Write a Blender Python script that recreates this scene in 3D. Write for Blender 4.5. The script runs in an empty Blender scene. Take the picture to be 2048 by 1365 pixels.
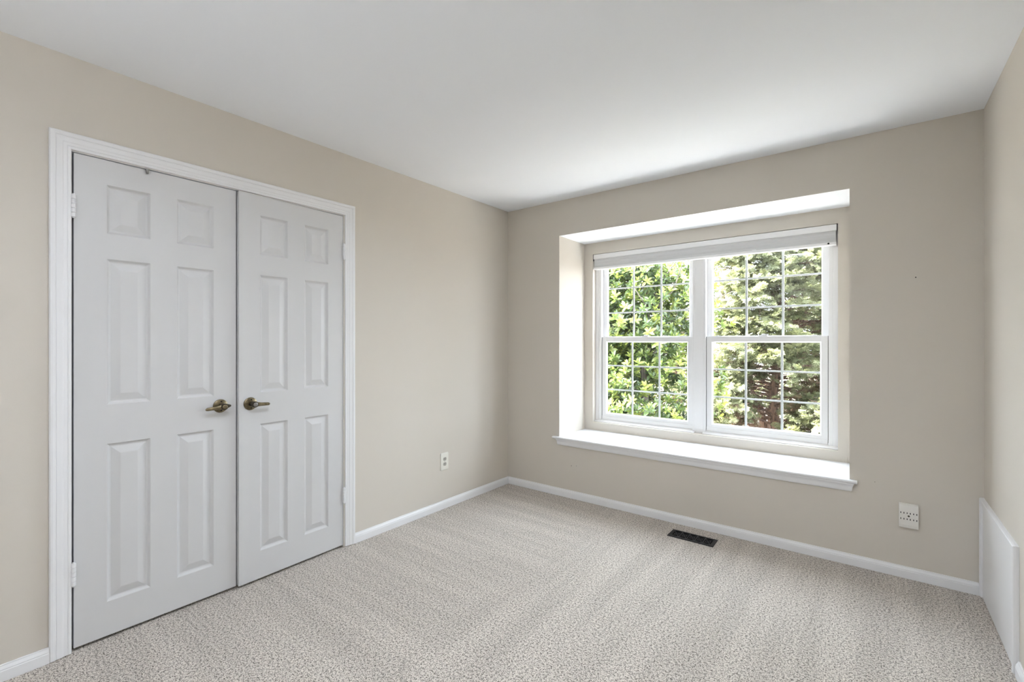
import bpy, math, random
import numpy as np
from mathutils import Vector, Matrix

S = bpy.context.scene
COL = S.collection
PI = math.pi

# ------------------------------------------------------------------ camera
YAW = math.atan((1742.0 - 1024.0) / 928.0)
cam_d = bpy.data.cameras.new('camera')
cam = bpy.data.objects.new('camera', cam_d)
COL.objects.link(cam)
cam_d.sensor_width = 36.0
cam_d.lens = 928.0 / 2048.0 * 36.0
cam_d.shift_y = 0.5 / 2048.0
cam_d.clip_start = 0.02
cam.location = (2.583, -3.281, 1.276)
cam.rotation_euler = (PI / 2, 0, YAW)
S.camera = cam

# ------------------------------------------------------------------ sky, sun, exposure
SKY = 7.2
SUN = 34.0
FILL_CEILING = 38.0  # strength of the added ceiling fill
FILL_UPLIGHT = 49.0  # strength of the added fill bounced off the ceiling
S.view_settings.view_transform = 'Standard'
S.view_settings.look = 'None'
S.view_settings.gamma = 1.0
S.view_settings.use_curve_mapping = False
S.view_settings.exposure = 1.25
w = bpy.data.worlds.new('sky')
S.world = w
w.use_nodes = True
bg = w.node_tree.nodes['Background']
bg.inputs[0].default_value = (0.84, 0.92, 1.04, 1)
bg.inputs[1].default_value = SKY
sun_d = bpy.data.lights.new('sun', 'SUN')
sun_d.energy = SUN
sun_d.angle = math.radians(0.8)
sun_d.color = (1.0, 0.97, 0.93)
sun = bpy.data.objects.new('sun', sun_d)
COL.objects.link(sun)
sun.rotation_euler = Vector((0.62, 0.12, -0.78)).to_track_quat('-Z', 'Y').to_euler()
sun.location = (-6, 2, 9)


def portal(name, loc, rot, sx, sy):
    d = bpy.data.lights.new(name, 'AREA')
    d.shape = 'RECTANGLE'
    d.size, d.size_y = sx, sy
    d.cycles.is_portal = True
    o = bpy.data.objects.new(name, d)
    COL.objects.link(o)
    o.location = loc
    o.rotation_euler = rot


REAR_Y = -4.3
portal('window_portal', (1.517, 0.62, 1.29), (-PI / 2, 0, 0), 1.8, 1.5)
S.cycles.max_bounces = 10
S.cycles.diffuse_bounces = 7
S.cycles.glossy_bounces = 3
S.cycles.transparent_max_bounces = 12
S.cycles.caustics_reflective = False
S.cycles.caustics_refractive = False
S.cycles.sample_clamp_indirect = 8.0


# ------------------------------------------------------------------ materials
def new_mat(name):
    m = bpy.data.materials.new(name)
    m.use_nodes = True
    nt = m.node_tree
    return m, nt, nt.nodes['Principled BSDF']


def N(nt, typ, **kw):
    n = nt.nodes.new(typ)
    for k, v in kw.items():
        if k.startswith('i_'):
            n.inputs[k[2:].replace('_', ' ')].default_value = v
        else:
            setattr(n, k, v)
    return n


def paint(name, col, rough=0.6, bump=0.0, scale=300.0, spec=0.3, var=0.0):
    m, nt, p = new_mat(name)
    p.inputs['Base Color'].default_value = (*col, 1)
    p.inputs['Roughness'].default_value = rough
    p.inputs['Specular IOR Level'].default_value = spec
    tc = N(nt, 'ShaderNodeTexCoord')
    if bump:
        nz = N(nt, 'ShaderNodeTexNoise')
        nz.inputs['Scale'].default_value = scale
        nz.inputs['Detail'].default_value = 3
        bp = N(nt, 'ShaderNodeBump')
        bp.inputs['Strength'].default_value = bump
        bp.inputs['Distance'].default_value = 0.001
        nt.links.new(tc.outputs['Object'], nz.inputs['Vector'])
        nt.links.new(nz.outputs['Fac'], bp.inputs['Height'])
        nt.links.new(bp.outputs['Normal'], p.inputs['Normal'])
    if var:
        n2 = N(nt, 'ShaderNodeTexNoise')
        n2.inputs['Scale'].default_value = 2.5
        n2.inputs['Detail'].default_value = 4
        nt.links.new(tc.outputs['Object'], n2.inputs['Vector'])
        mx = N(nt, 'ShaderNodeMix', data_type='RGBA')
        mx.inputs[6].default_value = (*[c * (1 - var) for c in col], 1)
        mx.inputs[7].default_value = (*[min(1, c * (1 + var)) for c in col], 1)
        nt.links.new(n2.outputs['Fac'], mx.inputs[0])
        nt.links.new(mx.outputs[2], p.inputs['Base Color'])
    return m


M = {}
M['wall'] = paint('greige_wall_paint', (0.625, 0.585, 0.525), 0.75, 0.12, 260, 0.25, 0.012)
M['ceiling'] = paint('white_ceiling_paint', (0.87, 0.895, 0.935), 0.85, 0.15, 200, 0.2)
M['trim'] = paint('white_trim_paint', (0.79, 0.795, 0.81), 0.38, 0.05, 150, 0.45)
M['door'] = paint('white_door_paint', (0.615, 0.615, 0.62), 0.42, 0.08, 220, 0.4)
M['vinyl'] = paint('white_window_vinyl', (0.82, 0.82, 0.825), 0.35, 0.0, 1, 0.45)
M['plastic'] = paint('white_plastic', (0.76, 0.745, 0.70), 0.35, 0.0, 1, 0.45)
M['ivory'] = paint('ivory_plastic', (0.74, 0.725, 0.66), 0.35, 0.0, 1, 0.45)
M['receptacle'] = paint('grey_receptacle_plastic', (0.42, 0.40, 0.36), 0.4)
M['dark'] = paint('dark_slot', (0.012, 0.011, 0.010), 0.6)
M['black'] = paint('black_steel', (0.010, 0.010, 0.011), 0.5, 0.2, 400, 0.35)
M['grille'] = paint('grey_black_cast_iron', (0.035, 0.035, 0.037), 0.45)
M['duct'] = paint('dark_duct', (0.008, 0.008, 0.008), 0.9)
M['shade'] = paint('grey_shade_fabric', (0.60, 0.605, 0.61), 0.85, 0.5, 900, 0.15)
M['weather'] = paint('grey_weatherstrip', (0.10, 0.10, 0.10), 0.7)
M['siding'] = paint('white_siding', (0.75, 0.75, 0.74), 0.6)

m, nt, p = new_mat('antique_brass')
p.inputs['Metallic'].default_value = 1.0
p.inputs['Roughness'].default_value = 0.36
tc = N(nt, 'ShaderNodeTexCoord')
nz = N(nt, 'ShaderNodeTexNoise')
nz.inputs['Scale'].default_value = 45
cr = N(nt, 'ShaderNodeValToRGB')
cr.color_ramp.elements[0].position = 0.3
cr.color_ramp.elements[0].color = (0.115, 0.092, 0.055, 1)
cr.color_ramp.elements[1].position = 0.75
cr.color_ramp.elements[1].color = (0.29, 0.24, 0.155, 1)
nt.links.new(tc.outputs['Object'], nz.inputs['Vector'])
nt.links.new(nz.outputs['Fac'], cr.inputs[0])
nt.links.new(cr.outputs[0], p.inputs['Base Color'])
M['brass'] = m
m, nt, p = new_mat('dark_bronze')
p.inputs['Metallic'].default_value = 1.0
p.inputs['Roughness'].default_value = 0.45
p.inputs['Base Color'].default_value = (0.075, 0.065, 0.05, 1)
M['bronze'] = m
m, nt, p = new_mat('brushed_steel')
p.inputs['Metallic'].default_value = 1.0
p.inputs['Roughness'].default_value = 0.4
p.inputs['Base Color'].default_value = (0.30, 0.29, 0.28, 1)
M['steel'] = m

# clear glass: see-through with a fresnel reflection
m, nt, p = new_mat('window_glass')
nt.nodes.remove(p)
out = nt.nodes['Material Output']
tr = N(nt, 'ShaderNodeBsdfTransparent')
tr.inputs[0].default_value = (0.97, 0.985, 0.98, 1)
gl = N(nt, 'ShaderNodeBsdfGlossy')
gl.inputs['Roughness'].default_value = 0.0
fr = N(nt, 'ShaderNodeFresnel')
ge = N(nt, 'ShaderNodeNewGeometry')          # same reflectance on either face of the pane
ir = N(nt, 'ShaderNodeMapRange')
ir.inputs[3].default_value = 1.30
ir.inputs[4].default_value = 1 / 1.30
nt.links.new(ge.outputs['Backfacing'], ir.inputs[0])
nt.links.new(ir.outputs[0], fr.inputs[0])
ms = N(nt, 'ShaderNodeMixShader')
nt.links.new(fr.outputs[0], ms.inputs[0])
nt.links.new(tr.outputs[0], ms.inputs[1])
nt.links.new(gl.outputs[0], ms.inputs[2])
nt.links.new(ms.outputs[0], out.inputs[0])
M['glass'] = m


def carpet_material():
    m, nt, p = new_mat('beige_cut_pile_carpet')
    L = nt.links.new
    tc = N(nt, 'ShaderNodeTexCoord')
    sep = N(nt, 'ShaderNodeSeparateXYZ')
    L(tc.outputs['Object'], sep.inputs[0])

    def noise(vec, scale, detail=2.0, rough=0.5):
        n = N(nt, 'ShaderNodeTexNoise')
        n.inputs['Scale'].default_value = scale
        n.inputs['Detail'].default_value = detail
        n.inputs['Roughness'].default_value = rough
        L(vec, n.inputs['Vector'])
        return n.outputs['Fac']

    def mapped(sx, sy, rz=0.0):
        mp = N(nt, 'ShaderNodeMapping')
        mp.inputs['Scale'].default_value = (sx, sy, 1)
        mp.inputs['Rotation'].default_value = (0, 0, rz)
        L(tc.outputs['Object'], mp.inputs['Vector'])
        return mp.outputs[0]

    def ma(op, a, b=None, c=None):
        n = N(nt, 'ShaderNodeMath', operation=op)
        for i, v in enumerate((a, b, c)):
            if v is None:
                continue
            if isinstance(v, (int, float)):
                n.inputs[i].default_value = v
            else:
                L(v, n.inputs[i])
        return n.outputs[0]

    def rng(v, a, b, c, d):
        n = N(nt, 'ShaderNodeMapRange')
        n.interpolation_type = 'SMOOTHSTEP'
        L(v, n.inputs[0])
        for i, q in enumerate((a, b, c, d)):
            n.inputs[i + 1].default_value = q
        return n.outputs[0]

    obj = tc.outputs['Object']
    # twisted tufts with dark gaps between them
    fine = noise(obj, 235, 2.0, 0.6)
    mid = noise(obj, 105, 2.0, 0.6)
    tuft = ma('ADD', ma('MULTIPLY', fine, 0.62), ma('MULTIPLY', mid, 0.38))
    gap = rng(tuft, 0.385, 0.565, 0.0, 1.0)
    # brushing left by the vacuum cleaner: strokes along x near the closet, along y further into the room
    wob = noise(obj, 1.6, 1.0)
    st_x = noise(mapped(0.7, 11.0, 0.04), 1.0, 3.0, 0.6)
    st_y = noise(mapped(8.0, 0.7, -0.16), 1.0, 3.0, 0.6)
    side = rng(ma('ADD', sep.outputs[0], ma('MULTIPLY', wob, 0.9)), 1.45, 1.75, 0.0, 1.0)
    mxs = N(nt, 'ShaderNodeMix', data_type='FLOAT')
    L(side, mxs.inputs[0]); L(st_x, mxs.inputs[2]); L(st_y, mxs.inputs[3])
    stroke = rng(mxs.outputs[0], 0.36, 0.64, -1.0, 1.0)
    # creases where the strokes turn
    cw = ma('MULTIPLY', noise(mapped(0.2, 1.0), 2.2, 3.0, 0.5), 0.75)
    cd = ma('ABSOLUTE', ma('SUBTRACT', ma('ADD', sep.outputs[0], cw), 1.50))
    crease = ma('MULTIPLY', rng(cd, 0.004, 0.016, 1.0, 0.0), rng(noise(obj, 4.0, 1.0), 0.45, 0.6, 0.0, 1.0))
    cx = ma('ABSOLUTE', ma('SUBTRACT', ma('ADD', sep.outputs[0], cw), 1.12))
    crease2 = ma('MULTIPLY', rng(cx, 0.004, 0.014, 1.0, 0.0), rng(noise(obj, 3.0, 1.0), 0.5, 0.62, 0.0, 0.8))
    crz = ma('MULTIPLY', ma('MAXIMUM', crease, crease2), 0.35)
    c1 = N(nt, 'ShaderNodeMix', data_type='RGBA')
    c1.inputs[6].default_value = (0.085, 0.068, 0.054, 1)
    c1.inputs[7].default_value = (0.680, 0.626, 0.562, 1)
    L(gap, c1.inputs[0])
    val = ma('ADD', ma('MULTIPLY', stroke, 0.065), 1.0)
    val = ma('MULTIPLY', val, ma('SUBTRACT', 1.0, ma('MULTIPLY', crz, 0.38)))
    hs = N(nt, 'ShaderNodeHueSaturation')
    L(c1.outputs[2], hs.inputs['Color'])
    L(val, hs.inputs['Value'])
    L(hs.outputs[0], p.inputs['Base Color'])
    p.inputs['Roughness'].default_value = 1.0
    p.inputs['Specular IOR Level'].default_value = 0.05
    p.inputs['Sheen Weight'].default_value = 0.15
    p.inputs['Sheen Roughness'].default_value = 0.6
    hgt = ma('ADD', tuft, ma('MULTIPLY', ma('SUBTRACT', stroke, ma('MULTIPLY', crz, 2.0)), 0.25))
    bp = N(nt, 'ShaderNodeBump')
    bp.inputs['Strength'].default_value = 0.75
    bp.inputs['Distance'].default_value = 0.006
    L(hgt, bp.inputs['Height'])
    L(bp.outputs['Normal'], p.inputs['Normal'])
    return m


M['carpet'] = carpet_material()


def leaf_material(name, ramp, rough, trans, tcol, spec=0.5):
    m, nt, p = new_mat(name)
    L = nt.links.new
    at = N(nt, 'ShaderNodeAttribute', attribute_name='tint')
    cr = N(nt, 'ShaderNodeValToRGB')
    e = cr.color_ramp.elements
    while len(e) < len(ramp):
        e.new(0.5)
    for el, (pos, c) in zip(e, ramp):
        el.position = pos
        el.color = (*c, 1)
    L(at.outputs['Fac'], cr.inputs[0])
    L(cr.outputs[0], p.inputs['Base Color'])
    p.inputs['Roughness'].default_value = rough
    p.inputs['Specular IOR Level'].default_value = spec
    t = N(nt, 'ShaderNodeBsdfTranslucent')
    hs = N(nt, 'ShaderNodeMix', data_type='RGBA', blend_type='MULTIPLY')
    hs.inputs[0].default_value = 1.0
    hs.inputs[7].default_value = (*tcol, 1)
    L(cr.outputs[0], hs.inputs[6])
    L(hs.outputs[2], t.inputs[0])
    ms = N(nt, 'ShaderNodeMixShader')
    ms.inputs[0].default_value = trans
    L(p.outputs[0], ms.inputs[1])
    L(t.outputs[0], ms.inputs[2])
    L(ms.outputs[0], nt.nodes['Material Output'].inputs[0])
    return m


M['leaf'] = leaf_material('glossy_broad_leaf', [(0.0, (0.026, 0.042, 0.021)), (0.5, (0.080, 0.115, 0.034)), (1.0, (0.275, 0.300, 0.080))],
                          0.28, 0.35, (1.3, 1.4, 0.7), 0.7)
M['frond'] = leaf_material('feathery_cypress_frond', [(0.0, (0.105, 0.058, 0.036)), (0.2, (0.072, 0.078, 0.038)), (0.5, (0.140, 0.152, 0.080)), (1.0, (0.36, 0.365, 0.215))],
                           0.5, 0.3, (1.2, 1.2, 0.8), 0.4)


def bark(name, a, b):
    m, nt, p = new_mat(name)
    tc = N(nt, 'ShaderNodeTexCoord')
    mp = N(nt, 'ShaderNodeMapping')
    mp.inputs['Scale'].default_value = (30, 30, 4)
    nz = N(nt, 'ShaderNodeTexNoise')
    nz.inputs['Scale'].default_value = 1.0
    nz.inputs['Detail'].default_value = 5
    cr = N(nt, 'ShaderNodeValToRGB')
    cr.color_ramp.elements[0].position = 0.35
    cr.color_ramp.elements[0].color = (*a, 1)
    cr.color_ramp.elements[1].position = 0.7
    cr.color_ramp.elements[1].color = (*b, 1)
    bp = N(nt, 'ShaderNodeBump')
    bp.inputs['Distance'].default_value = 0.02
    L = nt.links.new
    L(tc.outputs['Object'], mp.inputs[0]); L(mp.outputs[0], nz.inputs['Vector'])
    L(nz.outputs['Fac'], cr.inputs[0]); L(cr.outputs[0], p.inputs['Base Color'])
    L(nz.outputs['Fac'], bp.inputs['Height']); L(bp.outputs[0], p.inputs['Normal'])
    p.inputs['Roughness'].default_value = 0.9
    return m


M['bark'] = bark('red_brown_cypress_bark', (0.055, 0.032, 0.022), (0.20, 0.125, 0.085))
M['bark_grey'] = bark('grey_brown_bark', (0.05, 0.042, 0.035), (0.15, 0.125, 0.10))
m, nt, p = new_mat('pale_mulch_ground')
tc = N(nt, 'ShaderNodeTexCoord')
nz = N(nt, 'ShaderNodeTexNoise')
nz.inputs['Scale'].default_value = 6
nz.inputs['Detail'].default_value = 8
cr = N(nt, 'ShaderNodeValToRGB')
cr.color_ramp.elements[0].position = 0.3
cr.color_ramp.elements[0].color = (0.13, 0.095, 0.07, 1)
cr.color_ramp.elements[1].position = 0.7
cr.color_ramp.elements[1].color = (0.33, 0.27, 0.22, 1)
nt.links.new(tc.outputs['Object'], nz.inputs['Vector'])
nt.links.new(nz.outputs['Fac'], cr.inputs[0])
nt.links.new(cr.outputs[0], p.inputs['Base Color'])
p.inputs['Roughness'].default_value = 1.0
M['ground'] = m


# ------------------------------------------------------------------ mesh helpers
class MB:
    def __init__(self):
        self.v, self.f, self.m = [], [], []

    def add(self, vs, fs, mi=0):
        o = len(self.v)
        self.v += [tuple(q) for q in vs]
        self.f += [tuple(i + o for i in f) for f in fs]
        self.m += [mi] * len(fs)

    def box(self, x0, x1, y0, y1, z0, z1, mi=0):
        self.add([(x0, y0, z0), (x1, y0, z0), (x1, y1, z0), (x0, y1, z0), (x0, y0, z1), (x1, y0, z1), (x1, y1, z1), (x0, y1, z1)],
                 [(3, 2, 1, 0), (4, 5, 6, 7), (0, 1, 5, 4), (1, 2, 6, 5), (2, 3, 7, 6), (3, 0, 4, 7)], mi)

    def lathe(self, prof, c=(0, 0, 0), axis='z', n=24, mi=0):
        """prof: list of (radius, height); caps both ends"""
        vs, fs = [], []
        for r, h in prof:
            for k in range(n):
                a = 2 * PI * k / n
                u, v_ = r * math.cos(a), r * math.sin(a)
                q = {'z': (u, v_, h), 'x': (h, u, v_), 'y': (v_, h, u)}[axis]
                vs.append((c[0] + q[0], c[1] + q[1], c[2] + q[2]))
        for i in range(len(prof) - 1):
            for k in range(n):
                a, b = i * n + k, i * n + (k + 1) % n
                fs.append((a, b, b + n, a + n))
        fs.append(tuple(reversed(range(n))))
        fs.append(tuple(range((len(prof) - 1) * n, len(prof) * n)))
        self.add(vs, fs, mi)

    def sweep(self, rings, closed=True, cap=True, mi=0):
        """rings of equal point count, joined in order"""
        n = len(rings[0])
        vs = [q for r in rings for q in r]
        fs = []
        for i in range(len(rings) - 1):
            for k in range(n if closed else n - 1):
                a, b = i * n + k, i * n + (k + 1) % n
                fs.append((a, b, b + n, a + n))
        if cap:
            fs.append(tuple(reversed(range(n))))
            fs.append(tuple(range((len(rings) - 1) * n, len(rings) * n)))
        self.add(vs, fs, mi)

    def tube(self, pts, rad, n=8, mi=0):
        rings = []
        pts = [Vector(q) for q in pts]
        up = Vector((0.3, 0.2, 1)).normalized()
        for i, q in enumerate(pts):
            d = (pts[min(i + 1, len(pts) - 1)] - pts[max(i - 1, 0)])
            if d.length < 1e-6:
                d = Vector((0, 0, 1))
            d.normalize()
            a = d.cross(up)
            if a.length < 0.05:
                a = d.cross(Vector((1, 0, 0)))
            a.normalize()
            b = d.cross(a)
            r = rad[i]
            rings.append([q + a * (r * math.cos(2 * PI * k / n)) + b * (r * math.sin(2 * PI * k / n)) for k in range(n)])
        self.sweep(rings, mi=mi)

    def build(self, name, mats, parent=None, bevel=0.0, smooth=False, seg=2):
        me = bpy.data.meshes.new(name)
        me.from_pydata(self.v, [], self.f)
        if not isinstance(mats, (list, tuple)):
            mats = [mats]
        for q in mats:
            me.materials.append(q)
        if len(mats) > 1:
            me.polygons.foreach_set('material_index', self.m)
        me.update()
        import bmesh
        b = bmesh.new()
        b.from_mesh(me)
        bmesh.ops.recalc_face_normals(b, faces=b.faces)
        b.to_mesh(me)
        b.free()
        if smooth:
            me.polygons.foreach_set('use_smooth', [True] * len(me.polygons))
            try:
                me.set_sharp_from_angle(angle=math.radians(40))
            except Exception:
                pass
        o = bpy.data.objects.new(name, me)
        COL.objects.link(o)
        if parent:
            o.parent = parent
        if bevel:
            md = o.modifiers.new('edge_rounding', 'BEVEL')
            md.width = bevel
            md.segments = seg
            md.limit_method = 'ANGLE'
            md.angle_limit = math.radians(35)
        return o


def tag(o, label=None, cat=None, group=None, kind=None):
    if label:
        o['label'] = label
    if cat:
        o['category'] = cat
    if group:
        o['group'] = group
    if kind:
        o['kind'] = kind
    return o


def thing(name, loc, label, cat, rz=0.0, group=None, kind=None):
    o = bpy.data.objects.new(name, None)
    COL.objects.link(o)
    o.location = loc
    o.rotation_euler = (0, 0, rz)
    o.empty_display_size = 0.1
    return tag(o, label, cat, group, kind)


def bm_box(*a, **k):
    b = MB()
    b.box(*a, **k)
    return b


# ------------------------------------------------------------------ room shell
W, H = 3.03, 2.44
RY = REAR_Y
RX0, RX1, RZ0, RZ1, RD = 0.540, 2.486, 0.487, 2.150, 0.430      # window recess
OX0, OX1, OZ0, OZ1 = 0.622, 2.412, 0.557, 2.050                 # window opening in the recess
DY0, DY1, DZ = -2.885, -1.647, 2.056                            # closet opening in the left wall

b = bm_box(-0.75, W + 0.15, RY - 0.15, 0.0, -0.12, 0.0)
tag(b.build('floor', M['carpet']), 'beige cut pile carpet covering the whole floor', 'floor', kind='structure')
b = bm_box(-0.75, W + 0.15, RY - 0.15, 0.6, H, H + 0.12)
tag(b.build('ceiling', M['ceiling']), 'flat white painted ceiling', 'ceiling', kind='structure')

b = MB()
b.box(-0.12, RX0, 0, 0.6, -0.12, H)
b.box(RX1, W + 0.15, 0, 0.6, -0.12, H)
b.box(RX0, RX1, 0, 0.6, -0.12, RZ0 - 0.018)
b.box(RX0, RX1, 0, 0.6, RZ1, H)
b.box(RX0, OX0, RD, 0.6, RZ0 - 0.018, RZ1)
b.box(OX1, RX1, RD, 0.6, RZ0 - 0.018, RZ1)
b.box(OX0, OX1, RD, 0.6, RZ0 - 0.018, OZ0)
b.box(OX0, OX1, RD, 0.6, OZ1, RZ1)
wb = b.build('wall_back', [M['wall'], M['ceiling']])
me = wb.data
for pl in me.polygons:                       # the head of the recess is painted white like the ceiling
    c = pl.center
    if abs(pl.normal.z) > 0.9 and abs(c.z - RZ1) < 1e-4 and RX0 < c.x < RX1 and c.y < RD:
        pl.material_index = 1
tag(wb, 'greige painted wall with the deep window recess', 'wall', kind='structure')
for (x, z, r) in ((2.772, 1.618, 0.0035), (0.655, 0.262, 0.0035), (0.70, 0.268, 0.0025), (2.60, 0.492, 0.002)):
    b = MB()
    b.lathe([(r, -0.001), (r * 0.7, 0.0004)], (0, 0, 0), 'y', 10)
    o = b.build('nail_hole', M['dark'], wb)
    o.location = (x, -0.0005, z)
    o.rotation_euler = (PI, 0, 0)

b = MB()
b.box(-0.12, 0, DY1, 0, -0.12, H)
b.box(-0.12, 0, RY - 0.15, DY0, -0.12, H)
b.box(-0.12, 0, DY0, DY1, DZ, H)
tag(b.build('wall_left', M['wall']), 'greige painted wall with the closet doors', 'wall', kind='structure')
b = MB()                                     # closet interior behind the doors
b.box(-0.75, -0.70, DY0 - 0.3, DY1 + 0.3, 0, H)
b.box(-0.70, -0.12, DY0 - 0.35, DY0 - 0.3, 0, H)
b.box(-0.70, -0.12, DY1 + 0.3, DY1 + 0.35, 0, H)
tag(b.build('wall_closet', M['wall']), 'closet inside hidden behind the double doors', 'wall', kind='structure')
b = bm_box(W, W + 0.15, RY - 0.15, 0.0, -0.12, H)
tag(b.build('wall_right', M['wall']), 'pale painted wall on the right with the access panel', 'wall', kind='structure')
b = bm_box(-0.12, W + 0.15, RY - 0.15, RY, -0.12, H)
tag(b.build('wall_rear', M['wall']), 'greige wall behind the camera', 'wall', kind='structure')

# ------------------------------------------------------------------ baseboards and casing
BASE = [(0, 0), (0.014, 0), (0.014, 0.040), (0.0120, 0.0425), (0.0132, 0.0455), (0.0100, 0.052), (0.0072, 0.057), (0.0066, 0.062), (0, 0.062)]


def baseboard(name, label, segs):
    b = MB()
    for (p0, p1, nx, ny) in segs:
        b.sweep([[(q[0] + nx * d, q[1] + ny * d, z) for d, z in BASE] for q in (p0, p1)])
    return tag(b.build(name, M['trim'], bevel=0.0012), label, 'baseboard', kind='structure')


baseboard('baseboard_left', 'white moulded baseboard along the closet wall',
          [((0, 0), (0, -1.575), 1, 0), ((0, -2.948), (0, RY), 1, 0)])
baseboard('baseboard_back', 'white moulded baseboard under the window', [((0.014, 0), (W - 0.018, 0), 0, -1)])
baseboard('baseboard_right', 'white moulded baseboard beside the access panel', [((W, -0.715), (W, RY), -1, 0)])

CAS = [(0, 0), (0, 0.0085), (0.003, 0.0105), (0.0095, 0.0105), (0.0115, 0.0088), (0.0135, 0.0105), (0.024, 0.0110), (0.027, 0.0128),
       (0.044, 0.0150), (0.0465, 0.0136), (0.049, 0.0165), (0.056, 0.0178), (0.0625, 0.0172), (0.0660, 0.0135), (0.0660, 0)]
b = MB()
cy0, cy1, cz1 = -2.884, -1.640, 2.058
rings = []
for (y, z, sy, sz) in ((cy0, 0.004, -1, 0), (cy0, cz1, -1, 1), (cy1, cz1, 1, 1), (cy1, 0.004, 1, 0)):
    rings.append([(t, y + sy * u, z + sz * u) for u, t in CAS])
b.sweep(rings)
tag(b.build('trim_1', M['trim']), 'white moulded casing framing the closet doors', 'door casing', kind='structure')
b = MB()                                     # jamb lining the opening
b.box(-0.12, -0.0005, DY0, DY0 + 0.001, 0.004, DZ)
b.box(-0.12, -0.0005, DY1 - 0.001, DY1, 0.004, DZ)
b.box(-0.12, -0.0005, DY0, DY1, DZ - 0.002, DZ)
tag(b.build('trim_3', M['trim']), 'white jamb lining the closet opening', 'door jamb', kind='structure')


# ------------------------------------------------------------------ closet doors
def ring_rect(u0, u1, z0, z1, x, ins):
    return [(x, u0 + ins, z0 + ins), (x, u1 - ins, z0 + ins), (x, u1 - ins, z1 - ins), (x, u0 + ins, z1 - ins)]


PROF = [(0.0, 0.0), (0.0030, -0.0032), (0.0085, -0.0098), (0.0125, -0.0115), (0.0155, -0.0115), (0.0440, -0.0018), (0.0470, -0.0012)]


def door_leaf(name, label, width, cols, rows, sgn):
    """hinge edge at y=0; leaf runs along sgn*y; front face at x=0"""
    root = thing(name, (0, 0, 0), label, 'closet door', kind='structure')
    b = MB()
    z0, z1, th = 0.015, 2.050, 0.035
    us = [0.0] + [c for q in cols for c in q] + [width]
    zs = [z0] + [c for q in rows for c in q] + [z1]
    for i in range(len(us) - 1):
        for j in range(len(zs) - 1):
            a0, a1, b0, b1 = us[i], us[i + 1], zs[j], zs[j + 1]
            if i % 2 == 1 and j % 2 == 1:
                rr = [ring_rect(a0, a1, b0, b1, d, ins) for ins, d in PROF]
                rr = [[(x, sgn * y, z) for x, y, z in r] for r in rr]
                vs = [q for r in rr for q in r]
                fs = []
                for k in range(len(rr) - 1):
                    for e in range(4):
                        fs.append((k * 4 + e, k * 4 + (e + 1) % 4, k * 4 + 4 + (e + 1) % 4, k * 4 + 4 + e))
                L_ = (len(rr) - 1) * 4
                fs.append((L_, L_ + 1, L_ + 2, L_ + 3))
                b.add(vs, fs)
            else:
                b.add([(0, sgn * a0, b0), (0, sgn * a1, b0), (0, sgn * a1, b1), (0, sgn * a0, b1)], [(0, 1, 2, 3)])
    y1 = sgn * width
    b.add([(-th, 0, z0), (-th, y1, z0), (-th, y1, z1), (-th, 0, z1), (0, 0, z0), (0, y1, z0), (0, y1, z1), (0, 0, z1)],
          [(0, 1, 2, 3), (0, 1, 5, 4), (1, 2, 6, 5), (2, 3, 7, 6), (3, 0, 4, 7)])
    # weld so that the face is one skin
    import bmesh
    o = b.build('door_leaf', M['door'], root)
    bb = bmesh.new()
    bb.from_mesh(o.data)
    bmesh.ops.remove_doubles(bb, verts=bb.verts, dist=1e-5)
    bmesh.ops.recalc_face_normals(bb, faces=bb.faces)
    bb.to_mesh(o.data)
    bb.free()
    for zc in (1.830, 0.322):
        h = MB()
        for k in range(5):                   # five knuckles on a pin
            a = zc - 0.046 + k * 0.0186
            h.lathe([(0.0066, a), (0.0082, a + 0.0012), (0.0082, a + 0.0165), (0.0066, a + 0.0176)], (0.0105, -sgn * 0.0025, 0), 'z', 16)
        h.lathe([(0.0045, zc - 0.050), (0.0045, zc + 0.050)], (0.0105, -sgn * 0.0025, 0), 'z', 10)
        hh = h.build('hinge', M['trim'], root, smooth=True)
        lf = MB()
        lf.box(-0.020, 0.0090, -sgn * 0.0038 - 0.0005, -sgn * 0.0038 + 0.0005, zc - 0.046, zc + 0.046)
        lf.build('hinge_plate', M['steel'], hh)
    return root


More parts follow.
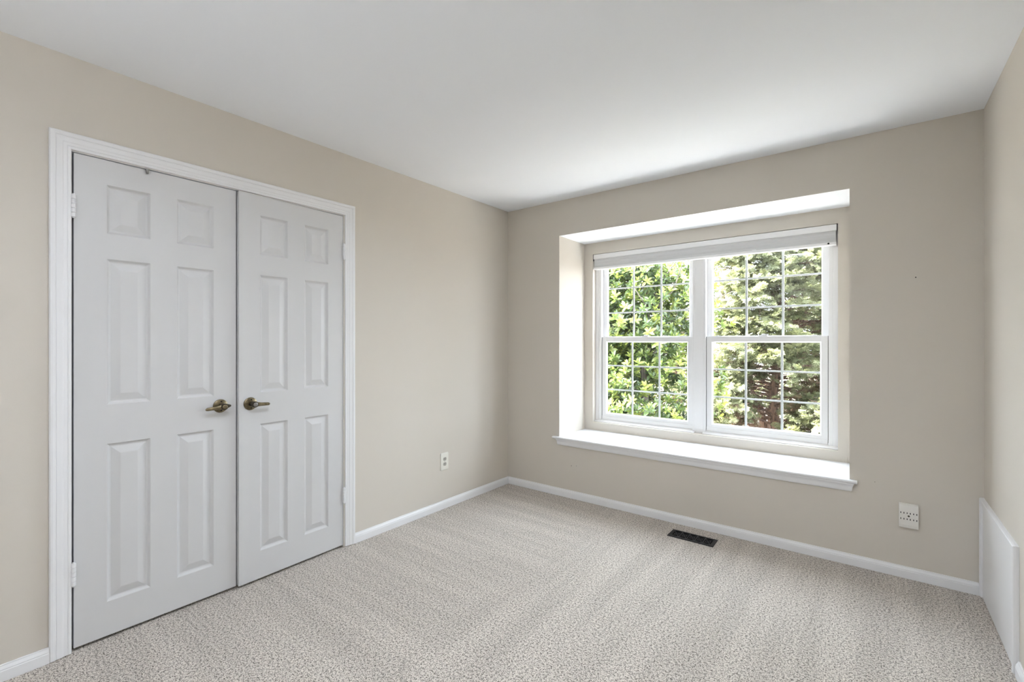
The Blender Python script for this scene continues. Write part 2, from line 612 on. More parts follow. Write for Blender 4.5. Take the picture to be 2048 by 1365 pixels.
def lever(root, y, z, sgn, tail, droop, x0=0.0):
    """lever handle; arm points along sgn*y"""
    a = thing('door_handle', (0, 0, 0), None, None)
    a.parent = root
    a.location = (x0, y, z)
    r = MB()
    r.lathe([(0.0335, -0.001), (0.0335, 0.002), (0.0325, 0.0048), (0.0290, 0.0068), (0.0200, 0.0078), (0.0170, 0.0085)], (0, 0, 0), 'x', 40)
    rose = r.build('handle_rose', M['brass'], a, smooth=True)
    for s in (1, -1):
        q = MB()
        q.lathe([(0.0040, 0.004), (0.0044, 0.0078), (0.0034, 0.0080)], (0, 0.002, s * 0.0215), 'x', 14)
        q.build('screw_hole', M['dark'], rose, smooth=True)
    n = MB()
    n.lathe([(0.0125, 0.006), (0.0110, 0.014), (0.0100, 0.030), (0.0115, 0.036), (0.0150, 0.041), (0.0160, 0.046), (0.0160, 0.056),
             (0.0150, 0.0595), (0.0118, 0.060)], (0, 0, 0), 'x', 28)
    n.build('handle_neck', M['bronze'], a, smooth=True)
    q = MB()
    q.lathe([(0.0112, 0.058), (0.0112, 0.0612), (0.0100, 0.0625), (0.0060, 0.0632)], (0, 0, 0), 'x', 24)
    q.build('handle_cap', M['steel'] if sgn > 0 else M['brass'], a, smooth=True)
    ring = []
    L_ = 0.078
    stations = [(-0.004, 0.0125, 0.0075), (0.010, 0.0125, 0.0075), (0.020, 0.0110, 0.0065), (0.035, 0.0092, 0.0055), (0.055, 0.0084, 0.0050),
                (0.070, 0.0080, 0.0048), (0.0765, 0.0066, 0.0042), (0.0800, 0.0030, 0.0025)]
    for (u, hz, hx) in stations:
        t = max(0, u) / L_
        xc = 0.049 - 0.005 * t * t
        zc = -droop * t
        ring.append([(xc + hx * math.cos(k * PI / 6), sgn * u, zc + hz * math.sin(k * PI / 6)) for k in range(12)])
    l_ = MB()
    l_.sweep(ring)
    l_.build('handle_lever', M['brass'], a, smooth=True)
    if tail:
        ring = []
        for (u, hz, hx) in [(0.006, 0.0130, 0.0075), (0.014, 0.0115, 0.007), (0.022, 0.0075, 0.006), (0.0285, 0.0050, 0.0045), (0.0305, 0.0020, 0.002)]:
            ring.append([(0.051 + hx * math.cos(k * PI / 6), -sgn * u, 0.10 * u + hz * math.sin(k * PI / 6)) for k in range(12)])
        l_ = MB()
        l_.sweep(ring)
        l_.build('thumb_tail', M['bronze'], a, smooth=True)


ROWS = [(0.160, 0.836), (1.004, 1.629), (1.738, 1.946)]
dl = door_leaf('door_1', 'left white six panel closet door with the drooping brass lever', 0.6145, [(0.104, 0.256), (0.358, 0.512)], ROWS, 1)
dl.location = (-0.003, -2.8757, 0)
lever(dl, 0.5417, 0.951, -1, True, 0.007)
dr = door_leaf('door_2', 'right white six panel closet door standing slightly open', 0.604, [(0.099, 0.249), (0.348, 0.498)], ROWS, -1)
dr.location = (-0.003, -1.6505, 0)
dr.rotation_euler = (0, 0, math.radians(1.75))
lever(dr, -0.5485, 0.949, 1, False, 0.005)
# roller catch showing at the top edge of the left door
b = MB()
b.lathe([(0.0050, 2.034), (0.0062, 2.036), (0.0062, 2.050)], (0.004, -2.632, 0), 'z', 14)
b.box(-0.006, 0.004, -2.639, -2.625, 2.046, 2.0535)
tag(b.build('door_catch', M['steel'], smooth=True), 'small grey catch peg at the top edge of the left closet door', 'catch')

# ------------------------------------------------------------------ window
win = thing('window_1', (0, 0, 0), 'white double hung twin window with grid panes looking onto trees', 'window', kind='structure')
FY = 0.488
b = MB()
fw = 0.055
MX0, MX1 = 1.469, 1.569                      # mullion between the two units
b.box(OX0, OX0 + 0.030, FY - 0.004, 0.60, OZ0, OZ1)
b.box(OX0 + 0.030, OX0 + 0.040, FY, 0.505, OZ0, OZ1)
b.box(OX0 + 0.040, OX0 + fw, FY, 0.60, OZ0, OZ1)
b.box(OX1 - 0.030, OX1, FY - 0.004, 0.60, OZ0, OZ1)
b.box(OX1 - fw, OX1 - 0.030, FY, 0.60, OZ0, OZ1)
b.box(MX0, MX1, FY - 0.006, 0.60, OZ0, OZ1)
b.box(MX0 + 0.016, MX1 - 0.016, FY - 0.009, FY, OZ0 + 0.03, OZ1)
b.box(OX0 + fw, MX0, FY, 0.60, OZ1 - 0.045, OZ1)
b.box(MX1, OX1 - fw, FY, 0.60, OZ1 - 0.045, OZ1)
for (x0, x1) in ((OX0, MX0 + 0.02), (MX1 - 0.02, OX1)):   # sloped sill of the vinyl frame
    b.sweep([[(x, FY - 0.030, OZ0), (x, 0.60, OZ0), (x, 0.60, 0.590), (x, FY + 0.012, 0.590), (x, FY + 0.006, 0.579), (x, FY - 0.022, 0.566), (x, FY - 0.030, 0.563)]
             for x in (x0, x1)])
b.build('window_frame', M['vinyl'], win, bevel=0.0018)


def sash(name, x0, x1, z0, z1, yf, stile, top, bot, glass_in):
    """yf: room side face"""
    th = 0.032
    b = MB()
    gx0, gx1, gz0, gz1 = x0 + stile, x1 - stile, z0 + bot, z1 - top
    b.box(x0, gx0, yf, yf + th, z0, z1)
    b.box(gx1, x1, yf, yf + th, z0, z1)
    b.box(gx0, gx1, yf, yf + th, gz1, z1)
    b.box(gx0, gx1, yf, yf + th, z0, gz0)
    if bot > 0.045:
        b.box(x0, x1, yf - 0.004, yf + 0.002, z0, z0 + 0.030)
    o = b.build(name, M['vinyl'], win, bevel=0.0016)
    # glazing bead: sloped in towards the glass
    q = MB()
    e = 0.007
    ro = [(gx0, gz0), (gx1, gz0), (gx1, gz1), (gx0, gz1)]
    ri = [(gx0 + e, gz0 + e), (gx1 - e, gz0 + e), (gx1 - e, gz1 - e), (gx0 + e, gz1 - e)]
    r1 = [(x, yf + 0.004, z) for x, z in ro]
    r2 = [(x, yf + glass_in - 0.004, z) for x, z in ri]
    r3 = [(x, yf + glass_in + 0.002, z) for x, z in ri]
    r4 = [(x, yf + glass_in + 0.002, z) for x, z in ro]
    vs = r1 + r2 + r3 + r4
    fs = []
    for k in range(3):
        for c in range(4):
            fs.append((k * 4 + c, k * 4 + (c + 1) % 4, k * 4 + 4 + (c + 1) % 4, k * 4 + 4 + c))
    q.add(vs, fs)
    q.build('glazing_bead', M['vinyl'], o)
    q = bm_box(gx0, gx1, yf + glass_in, yf + glass_in + 0.003, gz0, gz1)
    q.build('glass_pane', M['glass'], o)
    q = MB()
    h = 0.0075
    yg = yf + glass_in + 0.0035
    for k in (1, 2):
        xc = gx0 + (gx1 - gx0) * k / 3
        zc = gz0 + (gz1 - gz0) * k / 3
        q.box(xc - h, xc + h, yg, yg + 0.006, gz0, gz1)
        q.box(gx0, gx1, yg + 0.0005, yg + 0.0055, zc - h * 0.8, zc + h * 0.8)
    q.build('muntin_grid', M['vinyl'], o, bevel=0.0015)
    return o


for (x0, x1) in ((OX0 + fw + 0.004, MX0 - 0.002), (MX1 + 0.004, OX1 - fw - 0.004)):
    sash('upper_sash', x0 - 0.006, x1 + 0.006, 1.283, 2.006, FY + 0.044, 0.038, 0.045, 0.028, 0.016)
    lo = sash('lower_sash', x0, x1, 0.583, 1.313, FY + 0.008, 0.038, 0.040, 0.052, 0.016)
    xc = (x0 + x1) / 2
    q = MB()
    q.box(xc - 0.028, xc + 0.028, FY + 0.010, FY + 0.034, 1.3135, 1.3215)
    q.lathe([(0.011, 1.3215), (0.011, 1.327), (0.008, 1.330)], (xc, FY + 0.022, 0), 'z', 16)
    q.box(xc - 0.006, xc + 0.034, FY + 0.013, FY + 0.020, 1.3225, 1.3285)
    q.build('sash_lock', M['vinyl'], lo, bevel=0.001)
    for s in (x0 + 0.075, x1 - 0.075):
        q = MB()
        q.box(s - 0.042, s + 0.042, FY + 0.011, FY + 0.032, 1.3135, 1.3175)
        q.box(s - 0.012, s + 0.012, FY + 0.013, FY + 0.028, 1.3175, 1.3205)
        q.build('tilt_latch', M['vinyl'], lo, bevel=0.001)
    q = MB()                                 # dark pile strips beside the sash
    q.box(x0 - 0.0038, x0 - 0.0002, FY + 0.009, FY + 0.030, 0.588, 1.313)
    q.box(x1 + 0.0002, x1 + 0.0018, FY + 0.009, FY + 0.030, 0.588, 1.313)
    q.build('weatherstrip', M['weather'], lo)

# roller shade at the top of the window
sh = thing('roller_shade', (0, 0, 0), 'rolled up grey fabric window shade with a white head rail', 'window shade')
b = MB()
b.sweep([[(x, 0.434, 2.005), (x, 0.431, 2.009), (x, 0.431, 2.044), (x, 0.434, 2.047), (x, 0.484, 2.047), (x, 0.484, 2.005)] for x in (OX0 + 0.006, OX1 - 0.007)])
b.build('head_rail', M['vinyl'], sh, bevel=0.001)
b = MB()
zs = [2.005 - 0.0145 * k for k in range(6)]
prof = []
for k, z in enumerate(zs):                   # pleats squeezed together
    prof.append((0.440 if k % 2 == 0 else 0.4375, z))
b.sweep([[(x, y, z) for y, z in prof] + [(x, 0.480, zs[-1]), (x, 0.480, 2.005)] for x in (OX0 + 0.010, OX1 - 0.012)])
b.build('shade_fabric', M['shade'], sh)
b = MB()
b.sweep([[(x, 0.436, 1.932), (x, 0.434, 1.928), (x, 0.434, 1.919), (x, 0.437, 1.913), (x, 0.482, 1.913), (x, 0.482, 1.932)] for x in (OX0 + 0.008, OX1 - 0.010)])
b.build('bottom_rail', M['vinyl'], sh, bevel=0.001)
for x in (OX0 + 0.0005, OX1 - 0.0035):
    b = MB()
    b.box(x, x + 0.003, 0.434, 0.484, 1.99, 2.049)
    b.build('bracket', M['weather'], sh)
b = MB()
b.lathe([(0.006, 0.0), (0.006, 0.0025), (0.004, 0.003)], (0, 0, 0), 'y', 14)
o = b.build('rail_button', M['dark'], sh)
o.location = (2.360, 0.4345, 1.9235)
o.rotation_euler = (PI, 0, 0)
for x in (1.065, 1.915):
    b = MB()
    b.box(x - 0.014, x + 0.014, 0.4325, 0.440, 1.927, 1.936)
    b.build('rail_clip', M['vinyl'], sh, bevel=0.001)

# deep sill board with its apron
sill = thing('trim_2', (0, 0, 0), 'white deep window sill board with moulded apron below it', 'window sill', kind='structure')
b = MB()
b.box(RX0, RX1, -0.001, RD, RZ0 - 0.018, RZ0)
nose = [(-0.001, RZ0), (-0.026, RZ0), (-0.031, RZ0 - 0.0025), (-0.033, RZ0 - 0.008), (-0.031, RZ0 - 0.0145), (-0.026, RZ0 - 0.018), (-0.001, RZ0 - 0.018)]
b.sweep([[(x, y, z) for y, z in nose] for x in (0.487, 2.522)])
b.build('sill_board', M['trim'], sill, bevel=0.0015)
apr = [(0, 0.469), (-0.024, 0.469), (-0.024, 0.462), (-0.020, 0.457), (-0.017, 0.448), (-0.015, 0.432), (-0.013, 0.424), (-0.010, 0.420), (0, 0.420)]
b = MB()
b.sweep([[(0.531 - sx * (-(y) * 0.75 - 0.008), y, z) if sx > 0 else (2.479 + (-(y) * 0.9 + 0.006), y, z) for y, z in apr] for sx in (1, -1)])
b.build('apron', M['trim'], sill)

# ------------------------------------------------------------------ outlets
o1 = thing('wall_outlet', (0.0, -0.791, 0.357), 'ivory duplex wall outlet on the closet wall near the corner', 'outlet')
b = MB()


def rrect(hw, hh, r, n=6):
    pts = []
    for (sx, sy, a0) in ((1, 1, 0), (-1, 1, 90), (-1, -1, 180), (1, -1, 270)):
        for k in range(n + 1):
            a = math.radians(a0 + 90 * k / n)
            pts.append((sx * (hw - r) + r * math.cos(a), sy * (hh - r) + r * math.sin(a)))
    return pts


b.sweep([[(x, u, v_) for u, v_ in rrect(hw, hh, 0.010)] for x, hw, hh in ((0, 0.041, 0.066), (0.004, 0.041, 0.066), (0.0065, 0.0385, 0.0635), (0.0075, 0.035, 0.060))])
b.build('cover_plate', M['ivory'], o1, smooth=True)
for s in (1, -1):
    b = MB()
    pts = [(u, max(-0.0125, min(0.0125, v_))) for u, v_ in [(0.0165 * math.cos(2 * PI * k / 32), 0.0165 * math.sin(2 * PI * k / 32)) for k in range(32)]]
    b.sweep([[(x, u, s * 0.0195 + v_) for u, v_ in pts] for x in (0.006, 0.0088)])
    rc = b.build('receptacle', M['receptacle'], o1)
    for (u, hh) in ((-0.0062, 0.0042), (0.0062, 0.0035)):
        b = bm_box(0.0082, 0.0090, u - 0.0014, u + 0.0014, s * 0.0195 + 0.003 - hh, s * 0.0195 + 0.003 + hh)
        b.build('slot', M['dark'], rc)
    b = MB()
    b.lathe([(0.0024, 0.0082), (0.0024, 0.0090)], (0, 0, s * 0.0195 - 0.0075), 'x', 12)
    b.build('ground_hole', M['dark'], rc)
b = MB()
b.lathe([(0.0032, 0.006), (0.0032, 0.0085), (0.002, 0.0090)], (0, 0, 0), 'x', 14)
b.build('screw', M['steel'], o1)

o2 = thing('outlet_adapter', (2.742, 0.0, 0.340), 'white six socket outlet adapter low on the window wall', 'outlet adapter')
b = MB()
ad = [(0, 0.0635), (-0.018, 0.0635), (-0.026, 0.058), (-0.031, 0.040), (-0.033, 0.030), (-0.033, -0.046), (-0.030, -0.060), (-0.026, -0.0635), (0, -0.0635)]
b.sweep([[(x, y, z) for y, z in ad] for x in (-0.040, 0.040)])
b.build('adapter_body', M['plastic'], o2, bevel=0.002)
for r_, zr in enumerate((0.018, -0.014)):
    for k in range(6):
        x = -0.0325 + k * 0.0130
        b = bm_box(x - 0.0017, x + 0.0017, -0.0338, -0.0325, zr - 0.0038 - (0.0008 if k % 2 else 0), zr + 0.0038)
        b.build('slot', M['dark'], o2)
b = MB()
b.lathe([(0.0046, 0.0), (0.0046, 0.0012), (0.003, 0.0018)], (0, 0, 0), 'y', 14)
o = b.build('screw', M['bronze'], o2)
o.location = (0, -0.0326, 0.003)
o.rotation_euler = (PI, 0, 0)

# ------------------------------------------------------------------ floor register
rg = thing('floor_register', (1.667, -0.191, 0.0), 'black metal floor vent register in the carpet below the window', 'floor vent')
hx, hy = 0.1425, 0.060
b = MB()
ro = [(-hx, -hy), (hx, -hy), (hx, hy), (-hx, hy)]
fi = 0.020
ri = [(-hx + fi, -hy + fi * 0.75), (hx - fi, -hy + fi * 0.75), (hx - fi, hy - fi * 0.75), (-hx + fi, hy - fi * 0.75)]
ringz = [(ro, -0.002), (ro, 0.003), ([(x * 0.985, y * 0.97) for x, y in ro], 0.006), (ri, 0.0055), (ri, 0.001)]
vs, fs = [], []
for r, z in ringz:
    vs += [(x, y, z) for x, y in r]
for k in range(len(ringz) - 1):
    for c in range(4):
        fs.append((k * 4 + c, k * 4 + (c + 1) % 4, k * 4 + 4 + (c + 1) % 4, k * 4 + 4 + c))
b.add(vs, fs)
b.build('register_frame', M['black'], rg)
b = bm_box(-hx + 0.018, hx - 0.018, -hy + 0.012, hy - 0.012, 0.0003, 0.0012)
b.build('duct_opening', M['duct'], rg)
b = MB()
ix, iy = hx - fi, hy - fi * 0.75


def bar(p0, p1, t, z0, z1):
    d = Vector((p1[0] - p0[0], p1[1] - p0[1])).normalized()
    n = Vector((-d.y, d.x)) * t
    q = [(p0[0] + n.x, p0[1] + n.y), (p1[0] + n.x, p1[1] + n.y), (p1[0] - n.x, p1[1] - n.y), (p0[0] - n.x, p0[1] - n.y)]
    b.add([(x, y, z0) for x, y in q] + [(x, y, z1) for x, y in q], [(3, 2, 1, 0), (4, 5, 6, 7), (0, 1, 5, 4), (1, 2, 6, 5), (2, 3, 7, 6), (3, 0, 4, 7)])


for k in range(5):
    x0 = -ix + 2 * ix * k / 5
    x1 = -ix + 2 * ix * (k + 1) / 5
    if k:
        bar((x0, -iy), (x0, iy), 0.0017, 0.001, 0.0052)
    xm = (x0 + x1) / 2
    bar((x0, -iy), (x1, iy), 0.0013, 0.001, 0.0046)
    bar((x0, iy), (x1, -iy), 0.0013, 0.001, 0.0046)
    for j in range(12):
        a0, a1 = 2 * PI * j / 12, 2 * PI * (j + 1) / 12
        bar((xm + 0.014 * math.cos(a0), 0.022 * math.sin(a0)), (xm + 0.014 * math.cos(a1), 0.022 * math.sin(a1)), 0.0012, 0.001, 0.0050)
b.build('register_grille', M['grille'], rg)

# ------------------------------------------------------------------ access panel low on the right wall
ap = thing('access_panel', (W, 0.0, 0.0), 'white framed access panel low on the right wall in the corner', 'access panel')
b = bm_box(-0.009, 0.0, -0.690, -0.0005, 0.003, 0.470)
b.build('panel_board', M['trim'], ap, bevel=0.001)
PT = [(0, 0), (0, 0.0135), (0.004, 0.0165), (0.010, 0.0165), (0.013, 0.0185), (0.026, 0.0185), (0.0285, 0.016), (0.030, 0.010), (0.030, 0)]
b = MB()
py0, py1, pz1 = -0.674, -0.032, 0.462
rings = []
for (y, z, sy, sz) in ((py0, 0.003, -1, 0), (py0, pz1, -1, 1), (py1, pz1, 1, 1), (py1, 0.003, 1, 0)):
    rings.append([(-t, y + sy * u, z + sz * u) for u, t in PT])
b.sweep(rings)
b.build('panel_moulding', M['trim'], ap)

# ------------------------------------------------------------------ fill lights added out of view to brighten the room
lp = thing('fill_light_ceiling', (1.85, -2.62, H), 'unseen round fill light added at the ceiling above the camera', 'fill light')
b = MB()
n_ = 48
prof = [(0.0001, -0.004), (0.168, -0.004), (0.168, -0.050), (0.176, -0.050), (0.178, -0.046), (0.178, 0.0)]
b.lathe(prof, (0, 0, 0), 'z', n_)
b.build('fill_housing', M['vinyl'], lp, smooth=True)
m, nt, p = new_mat('lit_fill_diffuser')
p.inputs['Base Color'].default_value = (0.9, 0.9, 0.9, 1)
p.inputs['Emission Color'].default_value = (0.92, 0.975, 1.065, 1)
p.inputs['Emission Strength'].default_value = FILL_CEILING
b = MB()
b.lathe([(0.164, -0.010), (0.164, -0.022), (0.150, -0.026), (0.040, -0.028)], (0, 0, 0), 'z', 48)
b.build('fill_diffuser', m, lp, smooth=True)

fl = thing('fill_light_rear', (1.7, -3.95, 0.0), 'unseen torchiere shaped fill light added behind the camera', 'fill light')  # added uplight, unseen; its ceiling bounce lifts the back and right walls
b = MB()
b.lathe([(0.14, 0.0), (0.14, 0.018), (0.12, 0.026), (0.02, 0.03)], (0, 0, 0), 'z', 40)
b.build('base', M['vinyl'], fl, smooth=True)
b = MB()
b.lathe([(0.012, 0.025), (0.012, 1.72)], (0, 0, 0), 'z', 16)
b.build('pole', M['vinyl'], fl, smooth=True)
b = MB()
b.lathe([(0.03, 1.70), (0.10, 1.73), (0.165, 1.79), (0.185, 1.84), (0.180, 1.84), (0.160, 1.795), (0.10, 1.745), (0.03, 1.72)], (0, 0, 0), 'z', 40)
b.build('fill_bowl', M['vinyl'], fl, smooth=True)
m, nt, p = new_mat('lit_fill_uplight')
p.inputs['Base Color'].default_value = (0.9, 0.9, 0.9, 1)
p.inputs['Emission Color'].default_value = (0.92, 0.975, 1.065, 1)
p.inputs['Emission Strength'].default_value = FILL_UPLIGHT
b = MB()
b.lathe([(0.150, 1.790), (0.150, 1.800), (0.05, 1.806)], (0, 0, 0), 'z', 40)
b.build('fill_diffuser', m, fl, smooth=True)

# ------------------------------------------------------------------ outside
GZ = -0.95
M['patio'] = paint('pale_concrete', (0.62, 0.60, 0.575), 0.9, 0.3, 60, 0.2, 0.05)
gr = bm_box(-9, 11, 0.62, 2.35, GZ - 0.15, GZ + 0.02)
tag(gr.build('patio', M['patio']), 'pale concrete patio strip below the window outside', 'patio', kind='structure')
gr = bm_box(-30, 30, 0.62, 45, GZ - 0.2, GZ)
tag(gr.build('ground', M['ground']), 'pale mulch ground outside the window under the trees', 'ground', kind='structure')
def mesh_np(name, verts, quads, tint, mat, parent):
    me = bpy.data.meshes.new(name)
    nv, nq = len(verts), len(quads)
    me.vertices.add(nv)
    me.vertices.foreach_set('co', verts.astype(np.float32).ravel())
    me.loops.add(nq * 4)
    me.loops.foreach_set('vertex_index', quads.astype(np.int32).ravel())
    me.polygons.add(nq)
    me.polygons.foreach_set('loop_start', (np.arange(nq) * 4).astype(np.int32))
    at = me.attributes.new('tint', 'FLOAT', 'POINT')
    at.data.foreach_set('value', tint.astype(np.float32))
    me.materials.append(mat)
    me.update(calc_edges=True)
    o = bpy.data.objects.new(name, me)
    COL.objects.link(o)
    o.parent = parent
    return o


def norm(a):
    return a / np.maximum(np.linalg.norm(a, axis=-1, keepdims=True), 1e-9)


def place(shape, pos, d, n, scale):
    """shape (k,3) instanced at pos (m,3) with x along d, z near n"""
    d = norm(d)
    y = norm(np.cross(n, d))
    z = np.cross(d, y)
    s = shape[None] * scale[:, None, None]
    return pos[:, None] + s[..., 0:1] * d[:, None] + s[..., 1:2] * y[:, None] + s[..., 2:3] * z[:, None]


LEAF = np.array([(0, 0, 0), (0.5, 0, -0.02), (1, 0, -0.12), (0.28, -0.17, 0.05), (0.68, -0.17, 0.02), (0.28, 0.17, 0.05), (0.68, 0.17, 0.02)])
LEAFQ = np.array([(0, 3, 4, 1), (1, 4, 2, 2), (0, 1, 6, 5), (1, 2, 2, 6)])
# split the two end triangles into quads by adding edge midpoints
LEAF = np.vstack([LEAF, [(0.86, -0.10, -0.05), (0.86, 0.10, -0.05)]])
LEAFQ = np.array([(0, 3, 4, 1), (1, 4, 7, 2), (0, 1, 6, 5), (1, 2, 8, 6)])


def broadleaf(name, label, base, lobes, stems, ncl, seed, lsize=(0.075, 0.115)):
    rs = np.random.RandomState(seed)
    root = thing(name, base, label, 'tree')
    bx = np.array(base)
    tr = MB()
    br = MB()
    rnd = random.Random(seed)
    cent = []
    for (c, r) in lobes:
        cent.append((np.array(c) - bx, np.array(r)))
    for (sx, sy, top) in stems:
        p0 = Vector((sx * 0.3, sy * 0.3, 0.0))
        pts = [p0.lerp(Vector((sx, sy, top)), t) + Vector((rnd.uniform(-.06, .06), rnd.uniform(-.06, .06), 0)) * (t > 0) for t in (0, .2, .4, .6, .8, 1)]
        tr.tube(pts, [0.075, 0.06, 0.05, 0.04, 0.03, 0.015], 10)
        for k in range(26):
            t = rnd.uniform(0.2, 1)
            q = p0.lerp(Vector((sx, sy, top)), t)
            a = rnd.uniform(0, 2 * PI)
            l_ = rnd.uniform(0.5, 1.2)
            e = q + Vector((math.cos(a) * l_, math.sin(a) * l_, rnd.uniform(0.05, 0.6)))
            mid = q.lerp(e, 0.5) + Vector((rnd.uniform(-.1, .1), rnd.uniform(-.1, .1), rnd.uniform(-.1, .05)))
            br.tube([q, mid, e], [0.016, 0.010, 0.004], 6)
    tr.build('trunk', M['bark_grey'], root, smooth=True)
    br.build('branches', M['bark_grey'], root, smooth=True)
    V, Q, T = [], [], []
    off = 0
    tot = sum(r[0] * r[1] + r[1] * r[2] for _, r in cent)
    for c, r in cent:
        n = int(ncl * (r[0] * r[1] + r[1] * r[2]) / tot)
        u = norm(rs.normal(size=(n, 3)))
        lump = 1 + 0.13 * np.sin(u[:, 0] * 7 + c[0] * 5) * np.cos(u[:, 2] * 8 + c[2] * 3) + 0.10 * np.sin(u[:, 1] * 11 + u[:, 2] * 9)
        rad = (1 - 0.45 * rs.rand(n) ** 1.9) * lump
        pos = c + u * rad[:, None] * r
        ax = norm(u * 0.7 + np.array([0, -0.05, 0.75]) + rs.normal(size=(n, 3)) * 0.35)
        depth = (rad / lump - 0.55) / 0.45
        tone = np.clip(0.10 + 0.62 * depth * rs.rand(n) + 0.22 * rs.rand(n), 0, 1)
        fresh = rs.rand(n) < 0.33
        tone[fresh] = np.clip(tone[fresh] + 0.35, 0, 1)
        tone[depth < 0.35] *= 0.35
        k = 8
        for j in range(k):
            phi = 2 * PI * (j * 0.382 + rs.rand(n) * 0.08)
            tau = np.radians(24 + 62 * (j / k) + rs.normal(size=n) * 9)
            ref = np.tile(np.array([0.31, 0.95, 0.05]), (n, 1))
            a1 = norm(np.cross(ax, ref))
            a2 = np.cross(ax, a1)
            rad_d = a1 * np.cos(phi)[:, None] + a2 * np.sin(phi)[:, None]
            d = ax * np.cos(tau)[:, None] + rad_d * np.sin(tau)[:, None]
            nn = ax * np.sin(tau)[:, None] - rad_d * np.cos(tau)[:, None] + rs.normal(size=(n, 3)) * 0.25
            sc = rs.uniform(lsize[0], lsize[1], n) * (0.72 + 0.4 * j / k)
            P = place(LEAF, pos + ax * (0.045 * (1 - j / k)), d, nn, sc)
            m_ = len(LEAF)
            V.append(P.reshape(-1, 3))
            Q.append((LEAFQ[None] + (off + np.arange(n) * m_)[:, None, None]).reshape(-1, 4))
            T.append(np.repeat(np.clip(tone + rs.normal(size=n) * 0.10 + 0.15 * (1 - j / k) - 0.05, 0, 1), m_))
            off += n * m_
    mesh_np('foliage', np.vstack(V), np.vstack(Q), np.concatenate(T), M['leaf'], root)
    return root


def make_frond():
    vs, qs = [], []

    def kite(p, ang, l_, w_, z=0.0, lift=0.0):
        c, s = math.cos(ang), math.sin(ang)
        o = len(vs)
        for (u, v_, dz) in ((0, 0, 0), (0.5 * l_, -w_, -0.2 * w_), (l_, 0, lift), (0.5 * l_, w_, -0.2 * w_)):
            vs.append((p[0] + u * c - v_ * s, p[1] + u * s + v_ * c, z + dz))
        qs.append((o, o + 1, o + 2, o + 3))
    kite((0, 0), 0, 1.0, 0.028, 0, -0.08)
    for k in range(5):
        t = 0.08 + 0.165 * k
        for s in (1, -1):
            tt = t + (0.08 if s < 0 else 0)
            l_ = 0.50 * (1 - tt) ** 0.6 * (1.0 if k else 0.8) + 0.08
            ang = s * math.radians(50 - 16 * tt)
            z = -0.08 * tt
            lift = -0.07 + 0.13 * (k % 2)
            kite((tt, 0), ang, l_, 0.040, z, lift)
            kite((tt + math.cos(ang) * l_ * 0.45, math.sin(ang) * l_ * 0.45), ang + s * 0.7, l_ * 0.50, 0.036, z + lift * 0.5, 0.05 * s)
    return np.array(vs), np.array(qs)


FR_V, FR_Q = make_frond()


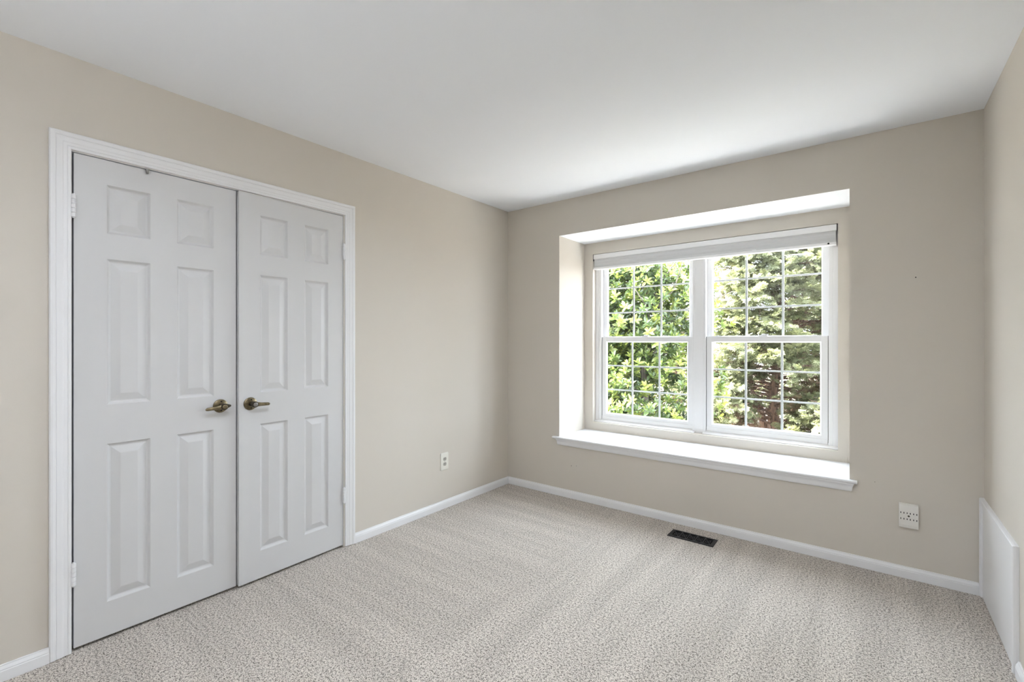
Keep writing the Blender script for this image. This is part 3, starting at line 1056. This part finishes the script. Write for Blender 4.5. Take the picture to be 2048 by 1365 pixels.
def cypress(name, label, base, height, nb, rmax, seed, stems, zlow=0.55, plumes=9, spp=14, size=(0.10, 0.17), bias=None, tone=0.0, gap=None):
    rs = np.random.RandomState(seed)
    root = thing(name, base, label, 'tree')
    tr = MB()
    axis_pts = None
    for i, pts in enumerate(stems):
        pts = [Vector(q[:3]) for q in pts]
        rr = [0.115, 0.10, 0.085, 0.06, 0.04, 0.02] if i == 0 else [0.075, 0.065, 0.05, 0.04, 0.03, 0.015]
        n = len(pts)
        radii = [rr[min(len(rr) - 1, int(j * (len(rr) - 1) / max(1, n - 1)))] for j in range(n)]
        tr.tube(pts, radii, 12)
        if i == 0:
            axis_pts = pts
    tr.build('trunk', M['bark'], root, smooth=True)

    def axis(z):
        for a, c in zip(axis_pts[:-1], axis_pts[1:]):
            if a.z <= z <= c.z:
                return a.lerp(c, (z - a.z) / (c.z - a.z))
        return axis_pts[-1]
    br = MB()
    P_, D_, N_, S_, C_ = [], [], [], [], []
    for k in range(nb):
        h = zlow + (height - zlow) * ((k + rs.rand()) / nb)
        az = k * 2.399 + rs.normal() * 0.3
        if bias is not None and rs.rand() < 0.5:
            az = bias + rs.normal() * 0.9
        if gap is not None and h < 1.45:         # the trunk shows between the low branches
            dz = (az - gap + PI) % (2 * PI) - PI
            if abs(dz) < 0.34:
                az = gap + (0.40 + 0.4 * rs.rand()) * (1 if dz > 0 else -1)
        L_ = rmax * (1 - 0.72 * (h / height) ** 1.4) * rs.uniform(0.62, 1.12)
        o = np.array(axis(h))
        hd = np.array([math.cos(az), math.sin(az), 0])
        sag = rs.uniform(-0.05, 0.25)
        pts = []
        for t in np.linspace(0, 1, 6):
            pts.append(o + hd * L_ * t + np.array([0, 0, (0.38 - sag) * L_ * t - 0.34 * L_ * t * t + 0.12 * L_ * t ** 3]) + rs.normal(size=3) * 0.02 * (t > 0))
        br.tube(pts, [0.026, 0.021, 0.016, 0.011, 0.007, 0.003], 6)
        side = np.array([-hd[1], hd[0], 0])
        pa = np.array(pts)
        btone = rs.normal() * 0.07 + tone
        for _ in range(int(plumes * (0.55 + 0.6 * L_ / rmax))):
            t = 0.32 + 0.68 * rs.rand() ** 0.8
            f = t * 5
            i = min(4, int(f))
            q = pa[i] + (pa[i + 1] - pa[i]) * (f - i)
            s = rs.uniform(-1, 1)
            a = norm(hd * rs.uniform(0.45, 1.0) + side * s * 1.1 + np.array([0, 0, rs.uniform(-0.35, 0.45)]))
            pl = (0.46 * (1 - 0.55 * t) + 0.10) * rs.uniform(0.8, 1.25)
            br.tube([q, q + a * pl * 0.55], [0.006, 0.002], 5)
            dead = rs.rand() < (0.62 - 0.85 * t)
            n = spp
            u = 0.12 + 0.88 * (np.arange(n) + rs.rand(n)) / n
            e1 = norm(np.cross(a, np.array([0, 0, 1.0])))
            e2 = np.cross(e1, a)
            ph = rs.uniform(0, 2 * PI, n)
            rad = e1[None] * np.cos(ph)[:, None] + e2[None] * (np.sin(ph) * 0.7)[:, None]
            open_ = (0.95 - 0.65 * u)[:, None]
            d = a[None] * (0.45 + 0.6 * u)[:, None] + rad * open_ + rs.normal(size=(n, 3)) * 0.12 + np.array([0, 0, -0.06])
            P_.append(q[None] + a[None] * (u * pl)[:, None])
            D_.append(d)
            N_.append(np.cross(d, np.cross(a[None] + np.array([0, 0, 0.6]), d)) * 0.8 + np.array([0, 0, 0.55]) + rs.normal(size=(n, 3)) * 0.45)
            S_.append(rs.uniform(size[0], size[1], n) * (1.1 - 0.35 * u))
            if dead:
                C_.append(rs.uniform(0, 0.13, n))
            else:
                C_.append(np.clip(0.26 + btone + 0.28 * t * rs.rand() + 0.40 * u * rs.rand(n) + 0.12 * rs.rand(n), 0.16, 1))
        # fine dead twigs inside
        for _ in range(6):
            t = rs.uniform(0.12, 0.75) * 5
            i = min(4, int(t))
            q = pa[i] + (pa[i + 1] - pa[i]) * (t - i)
            e = q + hd * rs.uniform(0.1, 0.35) + side * rs.uniform(-0.35, 0.35) + np.array([0, 0, rs.uniform(-0.3, 0.1)])
            br.tube([q, (q + e) / 2 + rs.normal(size=3) * 0.025, e], [0.007, 0.005, 0.002], 5)
    br.build('branches', M['bark'], root, smooth=True)
    P_, D_, N_, S_, C_ = map(np.concatenate, (P_, D_, N_, S_, C_))
    n = len(P_)
    PP = place(FR_V, P_, D_, N_, S_)
    m_ = len(FR_V)
    Qq = (FR_Q[None] + (np.arange(n) * m_)[:, None, None]).reshape(-1, 4)
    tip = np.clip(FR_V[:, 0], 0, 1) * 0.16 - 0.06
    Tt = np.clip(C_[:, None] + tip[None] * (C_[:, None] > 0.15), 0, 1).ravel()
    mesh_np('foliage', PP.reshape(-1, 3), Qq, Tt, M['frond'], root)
    return root


broadleaf('broadleaf_tree', 'dense glossy broadleaf evergreen tree filling the left half of the window', (-0.25, 3.25, GZ),
          [((-0.65, 3.20, 0.45), (0.92, 0.90, 1.25)), ((0.02, 3.15, 0.30), (0.98, 0.85, 1.15)), ((-0.15, 3.25, 1.75), (1.10, 0.92, 1.05)), ((-0.85, 3.3, 1.5), (0.72, 0.85, 1.3)),
           ((-0.35, 3.25, 2.1), (0.9, 0.8, 0.75))],
          [(0.4, -0.10, 3.0), (-0.5, 0.1, 3.1), (0.05, 0.15, 3.4)], 5600, 5)
cypress('cypress_tree', 'feathery cypress tree with a red brown trunk in the right half of the window', (1.16, 6.45, GZ), 4.8, 215, 1.9, 14,
        [[(0, 0, 0), (0.0, 0, 0.8), (-0.02, 0, 1.2), (0.10, 0.05, 2.0), (0.02, 0, 3.2), (0, 0, 4.7)],
         [(-0.05, 0.02, 0.05), (-0.22, 0.05, 0.9), (-0.42, 0.05, 1.6), (-0.75, 0.1, 2.5), (-1.0, 0.15, 3.6)],
         [(0.05, 0.05, 0.3), (0.35, 0.1, 1.0), (0.75, 0.2, 1.5), (1.1, 0.3, 2.1)]], bias=-PI / 2, plumes=13, zlow=0.5, gap=-1.43)
cypress('cypress_tree', 'paler cypress tree set further back behind the broadleaf tree', (-1.9, 10.2, GZ), 6.0, 110, 2.1, 23,
        [[(0, 0, 0), (0.05, 0, 1.2), (0, 0.05, 2.6), (0, 0, 6.0)]], zlow=0.4, size=(0.16, 0.26), bias=-PI / 2, plumes=7, spp=11)
cypress('cypress_tree', 'cypress tree further back glimpsed through gaps behind the red brown trunk', (1.45, 12.8, GZ), 5.4, 110, 2.0, 31,
        [[(0, 0, 0), (0.05, 0, 1.2), (0, 0.05, 2.6), (0, 0, 5.2)]], zlow=0.7, size=(0.16, 0.26), bias=-PI / 2, plumes=7, spp=11)
cypress('cypress_tree', 'tall cypress tree added out of sight on the right to shade the left wall', (5.0, 5.6, GZ), 6.2, 80, 1.9, 47,  # unseen tree, added to hold daylight back from the left wall
        [[(0, 0, 0), (0.05, 0, 1.2), (0, 0.05, 2.6), (0, 0, 6.2)]], zlow=0.3, size=(0.16, 0.26), bias=-PI / 2, plumes=7, spp=11)
